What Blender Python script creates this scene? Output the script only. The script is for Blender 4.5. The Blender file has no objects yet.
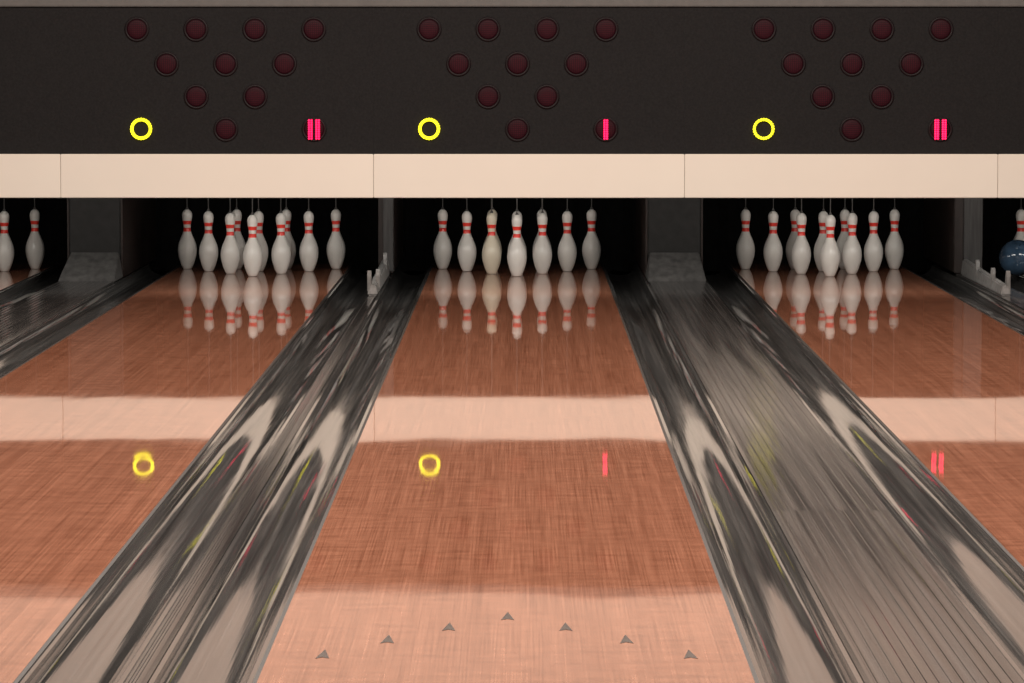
import bpy, bmesh, math
from mathutils import Vector
scene = bpy.context.scene
col = scene.collection
scene.view_settings.view_transform = 'Standard'

# ------------------------------------------------------------ materials
def new_mat(name):
    m = bpy.data.materials.new(name); m.use_nodes = True
    nt = m.node_tree
    return m, nt, nt.nodes["Principled BSDF"]

def coord(nt, scale, rnd=False):
    tc = nt.nodes.new("ShaderNodeTexCoord"); mp = nt.nodes.new("ShaderNodeMapping")
    mp.inputs["Scale"].default_value = scale
    nt.links.new(tc.outputs["Object"], mp.inputs["Vector"])
    if rnd:   # every repeat gets its own piece of the pattern
        oi = nt.nodes.new("ShaderNodeObjectInfo")
        mu = nt.nodes.new("ShaderNodeMath"); mu.operation = 'MULTIPLY'; mu.inputs[1].default_value = 57.0
        nt.links.new(oi.outputs["Random"], mu.inputs[0])
        ad = nt.nodes.new("ShaderNodeVectorMath"); ad.operation = 'ADD'
        nt.links.new(mp.outputs["Vector"], ad.inputs[0]); nt.links.new(mu.outputs[0], ad.inputs[1])
        return ad.outputs["Vector"]
    return mp.outputs["Vector"]

def noise(nt, scale, detail=3, rough=0.5, rnd=False):
    n = nt.nodes.new("ShaderNodeTexNoise"); n.inputs["Scale"].default_value = 1.0
    n.inputs["Detail"].default_value = detail; n.inputs["Roughness"].default_value = rough
    nt.links.new(coord(nt, scale, rnd), n.inputs["Vector"])
    return n.outputs["Fac"]

def ramp(nt, src, stops):
    r = nt.nodes.new("ShaderNodeValToRGB")
    e = r.color_ramp.elements
    while len(e) < len(stops): e.new(0.5)
    for i, (p, c) in enumerate(stops):
        e[i].position = p; e[i].color = (*c, 1)
    nt.links.new(src, r.inputs["Fac"])
    return r.outputs["Color"]

def mul(nt, a, b, fac=1.0, mode='MULTIPLY'):
    m = nt.nodes.new("ShaderNodeMix"); m.data_type = 'RGBA'; m.blend_type = mode
    m.inputs["Factor"].default_value = fac
    nt.links.new(a, m.inputs[6]); nt.links.new(b, m.inputs[7])
    return m.outputs[2]

def bump(nt, p, srcs):
    prev = None
    for src, dist in srcs:
        b = nt.nodes.new("ShaderNodeBump"); b.inputs["Strength"].default_value = 1.0
        b.inputs["Distance"].default_value = dist
        nt.links.new(src, b.inputs["Height"])
        if prev: nt.links.new(prev, b.inputs["Normal"])
        prev = b.outputs["Normal"]
    nt.links.new(prev, p.inputs["Normal"])

def simple(name, c, rough=0.5, var=0.12, scale=(20, 20, 20), metallic=0, emis=None, es=0, spec=0.5):
    m, nt, p = new_mat(name)
    n = noise(nt, scale, 4)
    lo = tuple(x * (1 - var) for x in c); hi = tuple(min(1, x * (1 + var)) for x in c)
    nt.links.new(ramp(nt, n, [(0.3, lo), (0.7, hi)]), p.inputs["Base Color"])
    p.inputs["Roughness"].default_value = rough
    p.inputs["Metallic"].default_value = metallic
    p.inputs["Specular IOR Level"].default_value = spec
    if emis:
        p.inputs["Emission Color"].default_value = (*emis, 1)
        p.inputs["Emission Strength"].default_value = es
    return m

# lane: lacquered synthetic wood
m_lane, nt, p = new_mat("lane_wood")
a = noise(nt, (260, 1.4, 1), 3, 0.5, True)
b = noise(nt, (9, 24, 1), 4, 0.65, True)
c = noise(nt, (27, 0.12, 1), 2, 0.5, True)
ca = ramp(nt, a, [(0.3, (0.31, 0.122, 0.070)), (0.7, (0.51, 0.228, 0.142))])
cb = ramp(nt, b, [(0.3, (0.70, 0.66, 0.64)), (0.65, (1, 1, 1))])
cc = ramp(nt, c, [(0.35, (0.84, 0.81, 0.79)), (0.65, (1, 1, 1))])
nt.links.new(mul(nt, mul(nt, ca, cb), cc), p.inputs["Base Color"])
p.inputs["Roughness"].default_value = 0.026
p.inputs["IOR"].default_value = 1.5
bump(nt, p, [(noise(nt, (1.6, 0.8, 1), 2, 0.5, True), 0.0012), (noise(nt, (70, 1.0, 1), 2), 0.00002)])

# gutter plastic
m_gut, nt, p = new_mat("gutter_plastic")
a = noise(nt, (90, 0.35, 90), 4, 0.6, True)
b = noise(nt, (26, 0.5, 26), 4, 0.6, True)
ca = ramp(nt, a, [(0.3, (0.045, 0.043, 0.042)), (0.7, (0.13, 0.126, 0.122))])
cb = ramp(nt, b, [(0.35, (0.55, 0.55, 0.55)), (0.65, (1, 1, 1))])
nt.links.new(mul(nt, ca, cb), p.inputs["Base Color"])
nt.links.new(ramp(nt, b, [(0.38, (0.030,) * 3), (0.62, (0.085,) * 3)]), p.inputs["Roughness"])
p.inputs["IOR"].default_value = 1.7
bump(nt, p, [(noise(nt, (15, 0.7, 15), 1.5, 0.5, True), 0.0026), (noise(nt, (110, 0.4, 110), 2, 0.5, True), 0.0004)])

m_cap, nt, p = new_mat("capping_plastic")
a = noise(nt, (110, 0.12, 1), 4, 0.6, True)
b = noise(nt, (22, 0.25, 3), 4, 0.6, True)
ca = ramp(nt, a, [(0.3, (0.036, 0.034, 0.033)), (0.7, (0.105, 0.100, 0.097))])
cb = ramp(nt, b, [(0.35, (0.55, 0.55, 0.55)), (0.65, (1, 1, 1))])
nt.links.new(mul(nt, ca, cb), p.inputs["Base Color"])
nt.links.new(ramp(nt, b, [(0.35, (0.10,) * 3), (0.65, (0.19,) * 3)]), p.inputs["Roughness"])
p.inputs["Specular IOR Level"].default_value = 0.40
bump(nt, p, [(noise(nt, (30, 0.6, 9), 2, 0.5, True), 0.0013)])

m_panel, nt, p = new_mat("masking_dark")
a = noise(nt, (90, 90, 90), 5, 0.7)
nt.links.new(ramp(nt, a, [(0.3, (0.011, 0.0108, 0.0112)), (0.7, (0.020, 0.0192, 0.0197))]), p.inputs["Base Color"])
p.inputs["Roughness"].default_value = 0.7
p.inputs["Specular IOR Level"].default_value = 0.12
m_strip = simple("cream_laminate", (0.84, 0.785, 0.70), 0.45, 0.02, (2, 2, 2), spec=0.3)
m_wallup = simple("cream_wall_paint", (0.70, 0.59, 0.51), 0.7, 0.05, (3, 3, 3))
m_rail = simple("grey_metal_trim", (0.11, 0.105, 0.10), 0.5, 0.1)
m_black = simple("pit_black", (0.005, 0.0048, 0.0048), 0.9, 0.3, spec=0.1)
m_side = simple("side_board_wood", (0.020, 0.013, 0.011), 0.5, 0.35, (30, 3, 8), spec=0.3)
m_face = simple("division_face", (0.015, 0.0145, 0.014), 0.6, 0.2, spec=0.2)
m_post = simple("post_metal", (0.042, 0.040, 0.039), 0.5, 0.3, (60, 60, 5), spec=0.3)
m_edge = simple("lane_edge_dark", (0.02, 0.018, 0.017), 0.5)
m_arrow = simple("arrow_inlay", (0.030, 0.020, 0.016), 0.3, 0.4, (60, 20, 1))
m_dust = simple("dusty_ramp", (0.075, 0.072, 0.070), 0.7, 0.35, (25, 12, 25), spec=0.2)
m_light = simple("pale_grey_plastic", (0.17, 0.165, 0.16), 0.5, 0.3, (30, 30, 30))
m_white = simple("pin_white", (0.74, 0.71, 0.665), 0.28, 0.05, (9, 9, 9))
m_yell = simple("pin_yellowed", (0.73, 0.655, 0.52), 0.28, 0.06, (9, 9, 9))
m_red = simple("pin_stripe_red", (0.80, 0.05, 0.035), 0.3, 0.1)
m_base = simple("pin_base_grey", (0.40, 0.38, 0.35), 0.5, 0.2)
m_cord = simple("cord_grey", (0.07, 0.067, 0.063), 0.8, 0.2)
m_bezel = simple("bezel_black", (0.010, 0.006, 0.007), 0.45, 0.2, spec=0.2)
m_blueb = simple("ball_blue", (0.03, 0.055, 0.09), 0.12, 0.6, (7, 7, 7))
m_floor = simple("floor_dark", (0.03, 0.028, 0.026), 0.8)
m_wall = simple("wall_paint_dark", (0.10, 0.085, 0.075), 0.8)
m_ceil = simple("ceiling_paint", (0.35, 0.31, 0.27), 0.9)

m_lens, nt, p = new_mat("unlit_red_lens")
v = nt.nodes.new("ShaderNodeTexVoronoi"); v.inputs["Scale"].default_value = 1.0
v.inputs["Randomness"].default_value = 0.0
nt.links.new(coord(nt, (95, 95, 95)), v.inputs["Vector"])
nt.links.new(ramp(nt, v.outputs["Distance"], [(0.25, (0.060, 0.004, 0.012)), (0.5, (0.018, 0.002, 0.005))]), p.inputs["Base Color"])
p.inputs["Roughness"].default_value = 0.5
p.inputs["Specular IOR Level"].default_value = 0.12
m_yled = simple("led_yellow", (0.5, 0.5, 0.02), 0.4, 0.0, emis=(1.0, 0.88, 0.015), es=1.6)
m_pled = simple("led_pink", (0.5, 0.01, 0.05), 0.4, 0.0, emis=(1.0, 0.008, 0.085), es=2.2)

# ------------------------------------------------------------ builders
def obj_from_bm(name, bm, mats, smooth=False, parent=None, loc=(0, 0, 0)):
    me = bpy.data.meshes.new(name)
    bmesh.ops.recalc_face_normals(bm, faces=bm.faces)
    bm.to_mesh(me); bm.free()
    for m in (mats if isinstance(mats, (list, tuple)) else [mats]): me.materials.append(m)
    if smooth:
        for f in me.polygons: f.use_smooth = True
    o = bpy.data.objects.new(name, me); col.objects.link(o)
    o.location = loc
    if parent: o.parent = parent
    return o

def tag(o, label, cat, group=None):
    o["label"] = label; o["category"] = cat
    if group: o["group"] = group
    return o

def structure(o): o["kind"] = "structure"; return o

def box_bm(bm, x0, x1, y0, y1, z0, z1, bev=0.0):
    g = bmesh.ops.create_cube(bm, size=1.0)
    vs = g["verts"]
    for v in vs:
        v.co = Vector((x0 + (v.co.x + .5) * (x1 - x0), y0 + (v.co.y + .5) * (y1 - y0), z0 + (v.co.z + .5) * (z1 - z0)))
    if bev > 0:
        es = list({e for v in vs for e in v.link_edges})
        bmesh.ops.bevel(bm, geom=es, offset=bev, segments=2, affect='EDGES')

def box(name, x0, x1, y0, y1, z0, z1, mat, bev=0.0, parent=None):
    """origin at bottom centre"""
    cx, cy = (x0 + x1) / 2, (y0 + y1) / 2
    bm = bmesh.new(); box_bm(bm, x0 - cx, x1 - cx, y0 - cy, y1 - cy, 0, z1 - z0, bev)
    loc = Vector((cx, cy, z0))
    if parent: loc = loc - parent.location
    return obj_from_bm(name, bm, mat, parent=parent, loc=loc)

def extrude_y(name, prof, y0, y1, mat, loc, smooth=False, nseg=1):
    """closed profile [(x,z)] swept along Y"""
    bm = bmesh.new(); rings = []
    for k in range(nseg + 1):
        y = y0 + (y1 - y0) * k / nseg
        rings.append([bm.verts.new((x, y, z)) for x, z in prof])
    n = len(prof)
    for k in range(nseg):
        for i in range(n):
            j = (i + 1) % n
            bm.faces.new((rings[k][i], rings[k][j], rings[k + 1][j], rings[k + 1][i]))
    e0 = bm.faces.new(rings[0]); e1 = bm.faces.new(list(reversed(rings[-1])))
    o = obj_from_bm(name, bm, mat, smooth, loc=loc)
    if smooth:   # end caps and sharp rim edges stay flat
        o.data.polygons[len(o.data.polygons) - 1].use_smooth = False
        o.data.polygons[len(o.data.polygons) - 2].use_smooth = False
        bm = bmesh.new(); bm.from_mesh(o.data)
        for e in bm.edges:
            if len(e.link_faces) == 2 and e.calc_face_angle(0) > math.radians(32): e.smooth = False
        bm.to_mesh(o.data); bm.free()
    return o

# ------------------------------------------------------------ layout numbers
HALF = 0.527
GW = 0.222
Y0, Y1 = 4.7, 24.3
PINY = 22.95
MY = 20.98            # masking plane
LANES = [-3.42, -1.57, 0.0, 1.86, 3.55]

# lanes
lanes = []
for i, cx in enumerate(LANES):
    bm = bmesh.new()
    L = Y1 - Y0
    box_bm(bm, -HALF, HALF, 0, L, -0.06, 0)
    o = obj_from_bm("bowling_lane", bm, m_lane, loc=(cx, Y0, 0))
    tag(o, "glossy reddish-brown wooden bowling lane between two grey gutters", "bowling lane", "bowling lanes")
    lanes.append(o)
    for s in (-1, 1):
        e = box("edge_strip", cx + s * HALF + (0 if s > 0 else -0.010), cx + s * HALF + (0.010 if s > 0 else 0), Y0, Y1, -0.06, -0.001, m_edge, parent=o)
        e["label"] = "dark strip along the lane edge"
    if 1 <= i <= 3:
        ys = [9.07, 8.90, 8.71, 8.49]
        for k in range(-3, 4):
            yb = ys[abs(k)]
            bm = bmesh.new()
            pts = [(-0.0155, -0.062), (0.0, -0.045), (0.0155, -0.062), (0.0, 0.068)]
            lo = [bm.verts.new((x, y, 0)) for x, y in pts]
            hi = [bm.verts.new((x, y, 0.0006)) for x, y in pts]
            bm.faces.new(hi); bm.faces.new(lo[::-1])
            for q in range(4): bm.faces.new((lo[q], lo[(q + 1) % 4], hi[(q + 1) % 4], hi[q]))
            ao = obj_from_bm("arrow_marker", bm, m_arrow, parent=o, loc=(k * 0.1351, yb - Y0, 0.0))
            ao["label"] = "small dark triangular aiming arrow"

# gutters
def gutter_profile(w, d=0.066, t=0.006, n=32):
    top = [(-w / 2, -0.004), (-w / 2 + 0.012, -0.004)]
    r = w / 2 - 0.012
    for k in range(1, n):
        a = math.pi * k / n
        top.append((-r * math.cos(a), -0.004 - d * math.sin(a)))
    top += [(w / 2 - 0.012, -0.004), (w / 2, -0.004)]
    bot = [(w / 2, -0.016)]
    bot += [(x * 1.02, z - t) for x, z in reversed(top[2:-2])]
    bot += [(-w / 2, -0.016)]
    return top + bot
for i, cx in enumerate(LANES):
    for s in (-1, 1):
        if i == 0 and s < 0 or i == 4 and s > 0: continue
        gx = cx + s * (HALF + 0.010 + GW / 2)
        g = extrude_y("gutter", gutter_profile(GW), 0, Y1 - Y0, m_gut, (gx, Y0, 0), True)
        tag(g, "scuffed grey plastic ball gutter alongside a bowling lane", "gutter", "lane gutters")

# dividers / cappings between the gutters
def cap(x0, x1, ya, yb, ribs):
    w = x1 - x0; prof = []
    prof.append((-w / 2, -0.05)); prof.append((-w / 2, 0.000))
    prof.append((-w / 2 + 0.008, 0.006))
    n = ribs; xi0, xi1 = -w / 2 + 0.014, w / 2 - 0.014
    st = (xi1 - xi0) / n
    for k in range(n):
        a = xi0 + k * st
        prof += [(a + st * 0.08, 0.006), (a + st * 0.14, 0.0042), (a + st * 0.3, 0.0042), (a + st * 0.36, 0.006)]
    prof += [(w / 2 - 0.008, 0.006), (w / 2, 0.0), (w / 2, -0.05)]
    return extrude_y("lane_capping", prof, 0, yb - ya, m_cap, ((x0 + x1) / 2, ya, 0))
G = HALF + 0.010 + GW
gaps = [(LANES[0] + G, LANES[1] - G), (LANES[1] + G, LANES[2] - G), (LANES[2] + G, LANES[3] - G), (LANES[3] + G, LANES[4] - G)]
for k, (a, b) in enumerate(gaps):
    if k in (0, 2):
        for ya, yb in ((Y0, 11.14), (11.146, 22.36)):
            tag(cap(a + .001, b - .001, ya, yb, 12), "wide ribbed grey capping board between two gutters", "lane capping", "wide lane cappings")
    else:
        tag(cap(a + .001, b - .001, Y0, 23.1, 3 if k == 1 else 8), "narrow ribbed grey divider between two gutters", "lane divider", "narrow lane dividers")

# wide divisions in the pit: ramp + box
for k in (0, 2):
    a, b = gaps[k]
    c_ = (a + b) / 2; w = (b - a) / 2
    bm = bmesh.new()
    vs = [bm.verts.new(v) for v in [(-w, 22.37, 0), (w, 22.37, 0), (w, 22.84, 0), (-w, 22.84, 0),
                                     (-w * .96, 22.44, 0.03), (w * .96, 22.44, 0.03), (w * .86, 22.84, 0.15), (-w * .86, 22.84, 0.15)]]
    for f in [(0, 1, 5, 4), (4, 5, 6, 7), (1, 2, 6, 5), (3, 0, 4, 7), (2, 3, 7, 6), (3, 2, 1, 0)]:
        bm.faces.new([vs[q] for q in f])
    bmesh.ops.bevel(bm, geom=list(bm.edges), offset=0.006, segments=2, affect='EDGES')
    o = obj_from_bm("division_ramp", bm, m_dust, loc=(c_, 0, 0.0))
    tag(o, "dusty grey sloped cover at the pit end of the capping", "ramp", "division ramps")
    o = box("pit_division", a + .014, b - .014, 22.85, 24.95, 0.0, 0.93, m_face, 0.006)
    tag(o, "dark grey panelled division between two pin pits", "division", "pit divisions")
    for s in (-1, 1):
        x = a + .002 if s < 0 else b - .002
        sp = box("side_board", x + (0 if s < 0 else -0.011), x + (0.011 if s < 0 else 0), 22.846, 24.95, -0.002, 0.92, m_side, 0.003, parent=o)
        sp["label"] = "dark brown side board facing the pins"

# narrow divisions: post + plate + bracket rail
for k in (1, 3):
    a, b = gaps[k]; c_ = (a + b) / 2
    hw = 0.046 if k == 1 else 0.085
    o = box("pit_post", c_ - hw, c_ + hw, 23.16, 24.95, 0.008, 0.93, m_side, 0.006)
    tag(o, "dark upright partition with grey metal front between pin pits", "partition", "pit partitions")
    f = box("front_plate", c_ - hw * .35, c_ + hw * .95, 23.145, 23.158, 0.02, 0.92, m_post, 0.003, parent=o)
    f["label"] = "worn grey metal front plate"
    ra = c_ if k == 1 else a + 0.05
    # low sloped cover, higher toward the pit
    bm = bmesh.new()
    L = 1.95
    vs = [bm.verts.new(v) for v in [(-0.028, 0, 0), (0.028, 0, 0), (0.028, L, 0), (-0.028, L, 0),
                                     (-0.018, 0.02, 0.055), (0.018, 0.02, 0.055), (0.018, L - 0.01, 0.095), (-0.018, L - 0.01, 0.095)]]
    for f_ in [(0, 1, 5, 4), (4, 5, 6, 7), (1, 2, 6, 5), (3, 0, 4, 7), (2, 3, 7, 6), (3, 2, 1, 0)]:
        bm.faces.new([vs[q] for q in f_])
    bmesh.ops.bevel(bm, geom=list(bm.edges), offset=0.007, segments=2, affect='EDGES')
    r = obj_from_bm("guide_rail", bm, m_light, loc=(ra, 21.05, 0.006))
    tag(r, "grey bracket rail with rounded tabs on the divider", "guide rail", "divider guide rails")
    tabs = ((0.02, 0.115, -0.018), (0.30, 0.105, 0.018), (1.55, 0.14, 0.014)) if k == 1 else ((0.02, 0.115, 0.016), (0.45, 0.105, -0.014), (1.2, 0.11, -0.012))
    for (dy, hh, dx) in tabs:
        bm = bmesh.new()
        prof = [(-0.03, 0), (-0.028, hh * .7)] + [(-0.022 * math.cos(math.pi * q / 6) - 0.002, hh * .8 + 0.022 * math.sin(math.pi * q / 6)) for q in range(7)] + [(0.045, hh * .35), (0.05, 0)]
        f1 = [bm.verts.new((-0.011, y, z)) for y, z in prof]; f2 = [bm.verts.new((0.011, y, z)) for y, z in prof]
        bm.faces.new(f1); bm.faces.new(f2[::-1])
        for q in range(len(prof)):
            j = (q + 1) % len(prof); bm.faces.new((f1[q], f1[j], f2[j], f2[q]))
        bmesh.ops.bevel(bm, geom=list(bm.edges), offset=0.002, segments=1, affect='EDGES')
        t = obj_from_bm("tab", bm, m_light, parent=r, loc=(dx, dy + 0.03, 0.02))
        t["label"] = "rounded grey plastic tab"

# pit enclosure
o = box("pit_curtain", -4.3, 4.3, 24.97, 25.0, -0.08, 0.93, m_black)
bmc = bmesh.new()
n = 240; vs1 = []; vs2 = []
for q in range(n + 1):
    x = -4.3 + 8.6 * q / n; y = 0.012 * math.sin(q * 1.3)
    vs1.append(bmc.verts.new((x, y, 0))); vs2.append(bmc.verts.new((x, y, 1.0)))
for q in range(n): bmc.faces.new((vs1[q], vs1[q + 1], vs2[q + 1], vs2[q]))
bmc.to_mesh(o.data); bmc.free()
tag(o, "black hanging curtain closing the back of the pits", "curtain")
o = box("pit_cover", -4.4, 4.4, 21.12, 25.0, 0.94, 0.97, m_black, 0.004)
tag(o, "black machine cover above the bowling pins", "machine cover")

# ------------------------------------------------------------ pins
IN = 0.0254 * 0.965
PH = 15 * IN
PROF = [(0, 0.98), (0.1, 1.08), (0.75, 1.414), (1.5, 1.72), (2.25, 1.953), (3.375, 2.255), (4.5, 2.383), (5.1, 2.36), (5.875, 2.28), (6.6, 2.09),
        (7.25, 1.852), (8.0, 1.53), (8.625, 1.236), (9.0, 1.10), (9.375, 0.983), (9.42, 0.975), (9.7, 0.925), (10.0, 0.90), (10.3, 0.90), (10.34, 0.902), (10.875, 0.935),
        (11.2, 0.965), (11.25, 0.97), (11.75, 1.047), (12.1, 1.12), (12.14, 1.127), (12.625, 1.203), (13.2, 1.262), (13.5, 1.273), (13.9, 1.225), (14.3, 1.07), (14.65, 0.80), (14.88, 0.47), (15.0, 0.12)]
def pin_mesh():
    bm = bmesh.new(); N = 28; rings = []
    for z, r in PROF:
        rings.append([bm.verts.new((r * IN * math.cos(2 * math.pi * i / N), r * IN * math.sin(2 * math.pi * i / N), z * IN)) for i in range(N)])
    for k in range(len(PROF) - 1):
        zm = (PROF[k][0] + PROF[k + 1][0]) / 2
        mi = 1 if (9.42 <= zm <= 10.32 or 11.22 <= zm <= 12.12) else (2 if zm < 0.1 else 0)
        for i in range(N):
            j = (i + 1) % N
            f = bm.faces.new((rings[k][i], rings[k][j], rings[k + 1][j], rings[k + 1][i])); f.material_index = mi
    bm.faces.new(rings[0][::-1]).material_index = 2
    bm.faces.new(rings[-1])
    return bm
o = obj_from_bm("bowling_pin", pin_mesh(), [m_white, m_red, m_base], True)
pin_me = o.data; bpy.data.objects.remove(o)
pin_me2 = pin_me.copy(); pin_me2.materials[0] = m_yell
bm = bmesh.new()
bmesh.ops.create_cone(bm, segments=8, radius1=0.0032, radius2=0.0032, depth=0.565, cap_ends=True)
o = obj_from_bm("cord", bm, m_cord); cord_me = o.data; bpy.data.objects.remove(o)
bm = bmesh.new()
bmesh.ops.create_cone(bm, segments=14, radius1=0.011, radius2=0.006, depth=0.014, cap_ends=True)
o = obj_from_bm("cord_cap", bm, m_cord); ccap_me = o.data; bpy.data.objects.remove(o)
for li, cx in enumerate(LANES):
    for row in range(4):
        for q in range(row + 1):
            x = cx + (q - row / 2) * 0.3048; y = PINY + row * 0.264
            if li == 4 and q - row / 2 > -0.9: continue
            if li == 0 and q - row / 2 < 0.4: continue
            yel = (li == 2 and row == 3 and q == 1) or (li == 2 and row == 1 and q == 0)
            o = bpy.data.objects.new("bowling_pin", pin_me2 if yel else pin_me)
            col.objects.link(o); o.location = (x, y, 0.0003); o.rotation_euler[2] = (row * 1.3 + q)
            tag(o, ("yellowed bowling pin with two red neck stripes on the lane" if yel else "white bowling pin with two red neck stripes on the lane"), "bowling pin", "bowling pins")
            for nm, me, z in (("cord", cord_me, PH + 0.2825), ("cord_cap", ccap_me, PH + 0.005)):
                c2 = bpy.data.objects.new(nm, me); col.objects.link(c2); c2.parent = o; c2.location = (0, 0, z)

# ball
def ball(name, x, y, z, mat, label):
    bm = bmesh.new(); bmesh.ops.create_uvsphere(bm, u_segments=48, v_segments=32, radius=0.108)
    for d in (Vector((0.12, -0.8, 0.6)), Vector((-0.12, -0.8, 0.6)), Vector((0.0, -0.55, 0.84))):
        d.normalize()
        for v in bm.verts:
            if (v.co.normalized() - d).length < 0.13: v.co *= 0.86
    o = obj_from_bm(name, bm, mat, True, loc=(x, y, z))
    tag(o, label, "bowling ball")
ball("bowling_ball", LANES[4] - HALF - 0.045, 23.0, 0.1085, m_blueb, "marbled blue bowling ball beside the pit partition")

# ------------------------------------------------------------ masking unit
SEAM = [-4.16, -2.47, -0.774, 0.911, 2.607, 4.30]
def zat(y): return 1.33 - (y - 52) / 184.0
DX = 0.319
def disc_bm(r, depth, seg=32):
    bm = bmesh.new()
    prof = [(r, 0), (r, -depth * .5), (r * .8, -depth * .85), (r * .4, -depth)]
    rings = [[bm.verts.new((rr * math.cos(2 * math.pi * i / seg), y, rr * math.sin(2 * math.pi * i / seg))) for i in range(seg)] for rr, y in prof]
    for k in range(len(prof) - 1):
        for i in range(seg):
            j = (i + 1) % seg; bm.faces.new((rings[k][i], rings[k][j], rings[k + 1][j], rings[k + 1][i]))
    bm.faces.new(rings[0]); bm.faces.new(rings[-1]); return bm
def torus_bm(R, r, seg=40, ns=10):
    bm = bmesh.new(); rings = []
    for i in range(seg):
        a = 2 * math.pi * i / seg
        rings.append([bm.verts.new(((R + r * math.cos(b)) * math.cos(a), r * math.sin(b), (R + r * math.cos(b)) * math.sin(a))) for b in [2 * math.pi * k / ns for k in range(ns)]])
    for i in range(seg):
        for k in range(ns):
            bm.faces.new((rings[i][k], rings[(i + 1) % seg][k], rings[(i + 1) % seg][(k + 1) % ns], rings[i][(k + 1) % ns]))
    return bm
o = obj_from_bm("lens", disc_bm(0.056, 0.008), m_lens, True); lens_me = o.data; bpy.data.objects.remove(o)
o = obj_from_bm("bezel", torus_bm(0.060, 0.008), m_bezel, True); bez_me = o.data; bpy.data.objects.remove(o)
LC = {1: -1.575, 2: 0.006, 3: 1.818}
BARS = {1: 2, 2: 1, 3: 2}
for i in range(5):
    a, b = SEAM[i], SEAM[i + 1]
    P = box("masking_panel", a + .0002, b - .0002, MY + 0.012, MY + 0.05, 0.775, 1.575, m_panel, parent=None)
    tag(P, "matt black masking panel with round pin indicator lamps" if i in LC else "plain matt black masking panel above the pit", "masking panel", "masking panels")
    S = box("cream_fascia_board", a + .001, b - .001, MY - 0.02, MY + 0.0115, zat(197), zat(153.5), m_strip, 0.003)
    tag(S, "plain cream fascia board below the black masking panel", "fascia board", "cream fascia boards")
    if i in LC:
        def lamp(x, z, lens_mat=True):
            L = bpy.data.objects.new("indicator_lamp", lens_me); col.objects.link(L)
            L.parent = P; L.location = Vector((x, MY + 0.012, z)) - P.location
            L["label"] = "unlit dark red round pin indicator"
            B = bpy.data.objects.new("bezel", bez_me); col.objects.link(B); B.parent = L
            return L
        for row, yy in enumerate((29.5, 64, 96.5, 129)):
            cnt = 4 - row
            for q in range(cnt):
                lamp(LC[i] + (q - (cnt - 1) / 2) * DX, zat(yy))
        bm = torus_bm(0.050, 0.0085 if i < 3 else 0.006)
        for q in range(24):
            aa = 2 * math.pi * q / 24
            r = bmesh.ops.create_icosphere(bm, subdivisions=1, radius=0.0105 if i < 3 else 0.0095)
            for v in r["verts"]: v.co += Vector((0.051 * math.cos(aa), -0.003, 0.051 * math.sin(aa)))
        R = obj_from_bm("led_ring", bm, m_yled, parent=P, loc=Vector((LC[i] - 1.5 * DX + (0.02 if i == 1 else 0), MY + 0.004, zat(128.5))) - P.location)
        R["label"] = "lit yellow ring of small lamps"
        D = lamp(LC[i] + 1.5 * DX, zat(129)); D.name = "number_display"; D["label"] = "round score window with pink bars"
        nb = BARS[i]
        for q in range(nb):
            bm = bmesh.new()
            for c2 in range(2):
                for r2 in range(9):
                    s_ = bmesh.ops.create_icosphere(bm, subdivisions=1, radius=0.0072)
                    for v in s_["verts"]: v.co += Vector(((c2 - .5) * 0.0135, 0, (r2 - 4) * 0.0122))
            t = obj_from_bm("number_bar", bm, m_pled, parent=D, loc=((q - (nb - 1) / 2) * 0.040, -0.014, 0))
            t["label"] = "glowing pink numeral one"

T = structure(box("trim_1", -6, 6, MY - 0.005, MY + 0.06, 1.575, 1.632, m_rail, 0.004)); T["label"] = "grey rail on top of the masking panels"
W = structure(box("wall_upper", -6, 6, MY + 0.03, MY + 0.13, 1.632, 3.6, m_wallup)); W["label"] = "cream wall above the masking panels"
structure(box("wall_back", -6.1, 6.1, 26.0, 26.1, -0.2, 3.6, m_wall))
structure(box("wall_left", -6.1, -6.0, -4, 26.0, -0.2, 3.6, m_wall))
structure(box("wall_right", 6.0, 6.1, -4, 26.0, -0.2, 3.6, m_wall))
structure(box("ceiling", -6.1, 6.1, -4, 26.1, 3.6, 3.7, m_ceil))
structure(box("floor", -6.1, 6.1, -4, 26.1, -0.25, -0.15, m_floor))

# ------------------------------------------------------------ lights
def area(name, loc, rot, sx, sy, e, c=(1, 0.88, 0.78)):
    l = bpy.data.lights.new(name, 'AREA'); l.shape = 'RECTANGLE'; l.size = sx; l.size_y = sy; l.energy = e; l.color = c
    o = bpy.data.objects.new(name, l); o.location = loc; o.rotation_euler = rot; col.objects.link(o); return o
area("ceiling_light", (0, 12.0, 3.5), (0, 0, 0), 9, 11, 1000)
area("wash_light", (0, 18.0, 3.4), (math.radians(38), 0, 0), 9, 0.5, 125, (1, 0.88, 0.79))
for cx in LANES:
    area("pin_lamp", (cx, 21.3, 0.86), (math.radians(54), 0, 0), 0.95, 0.12, 12, (1, 0.95, 0.88))
w = bpy.data.worlds.new("World"); scene.world = w; w.use_nodes = True
w.node_tree.nodes["Background"].inputs[0].default_value = (1.0, 0.88, 0.80, 1)
w.node_tree.nodes["Background"].inputs[1].default_value = 0.6

# ------------------------------------------------------------ camera
cd = bpy.data.cameras.new("camera"); cam = bpy.data.objects.new("camera", cd); col.objects.link(cam)
cd.sensor_width = 36; cd.lens = 3868 / 1024 * 36
cam.location = (0.036, 0, 1.33)
cam.rotation_euler = (math.radians(90) - math.atan(289.5 / 3868), 0, math.atan(11 / 3868))
scene.camera = cam
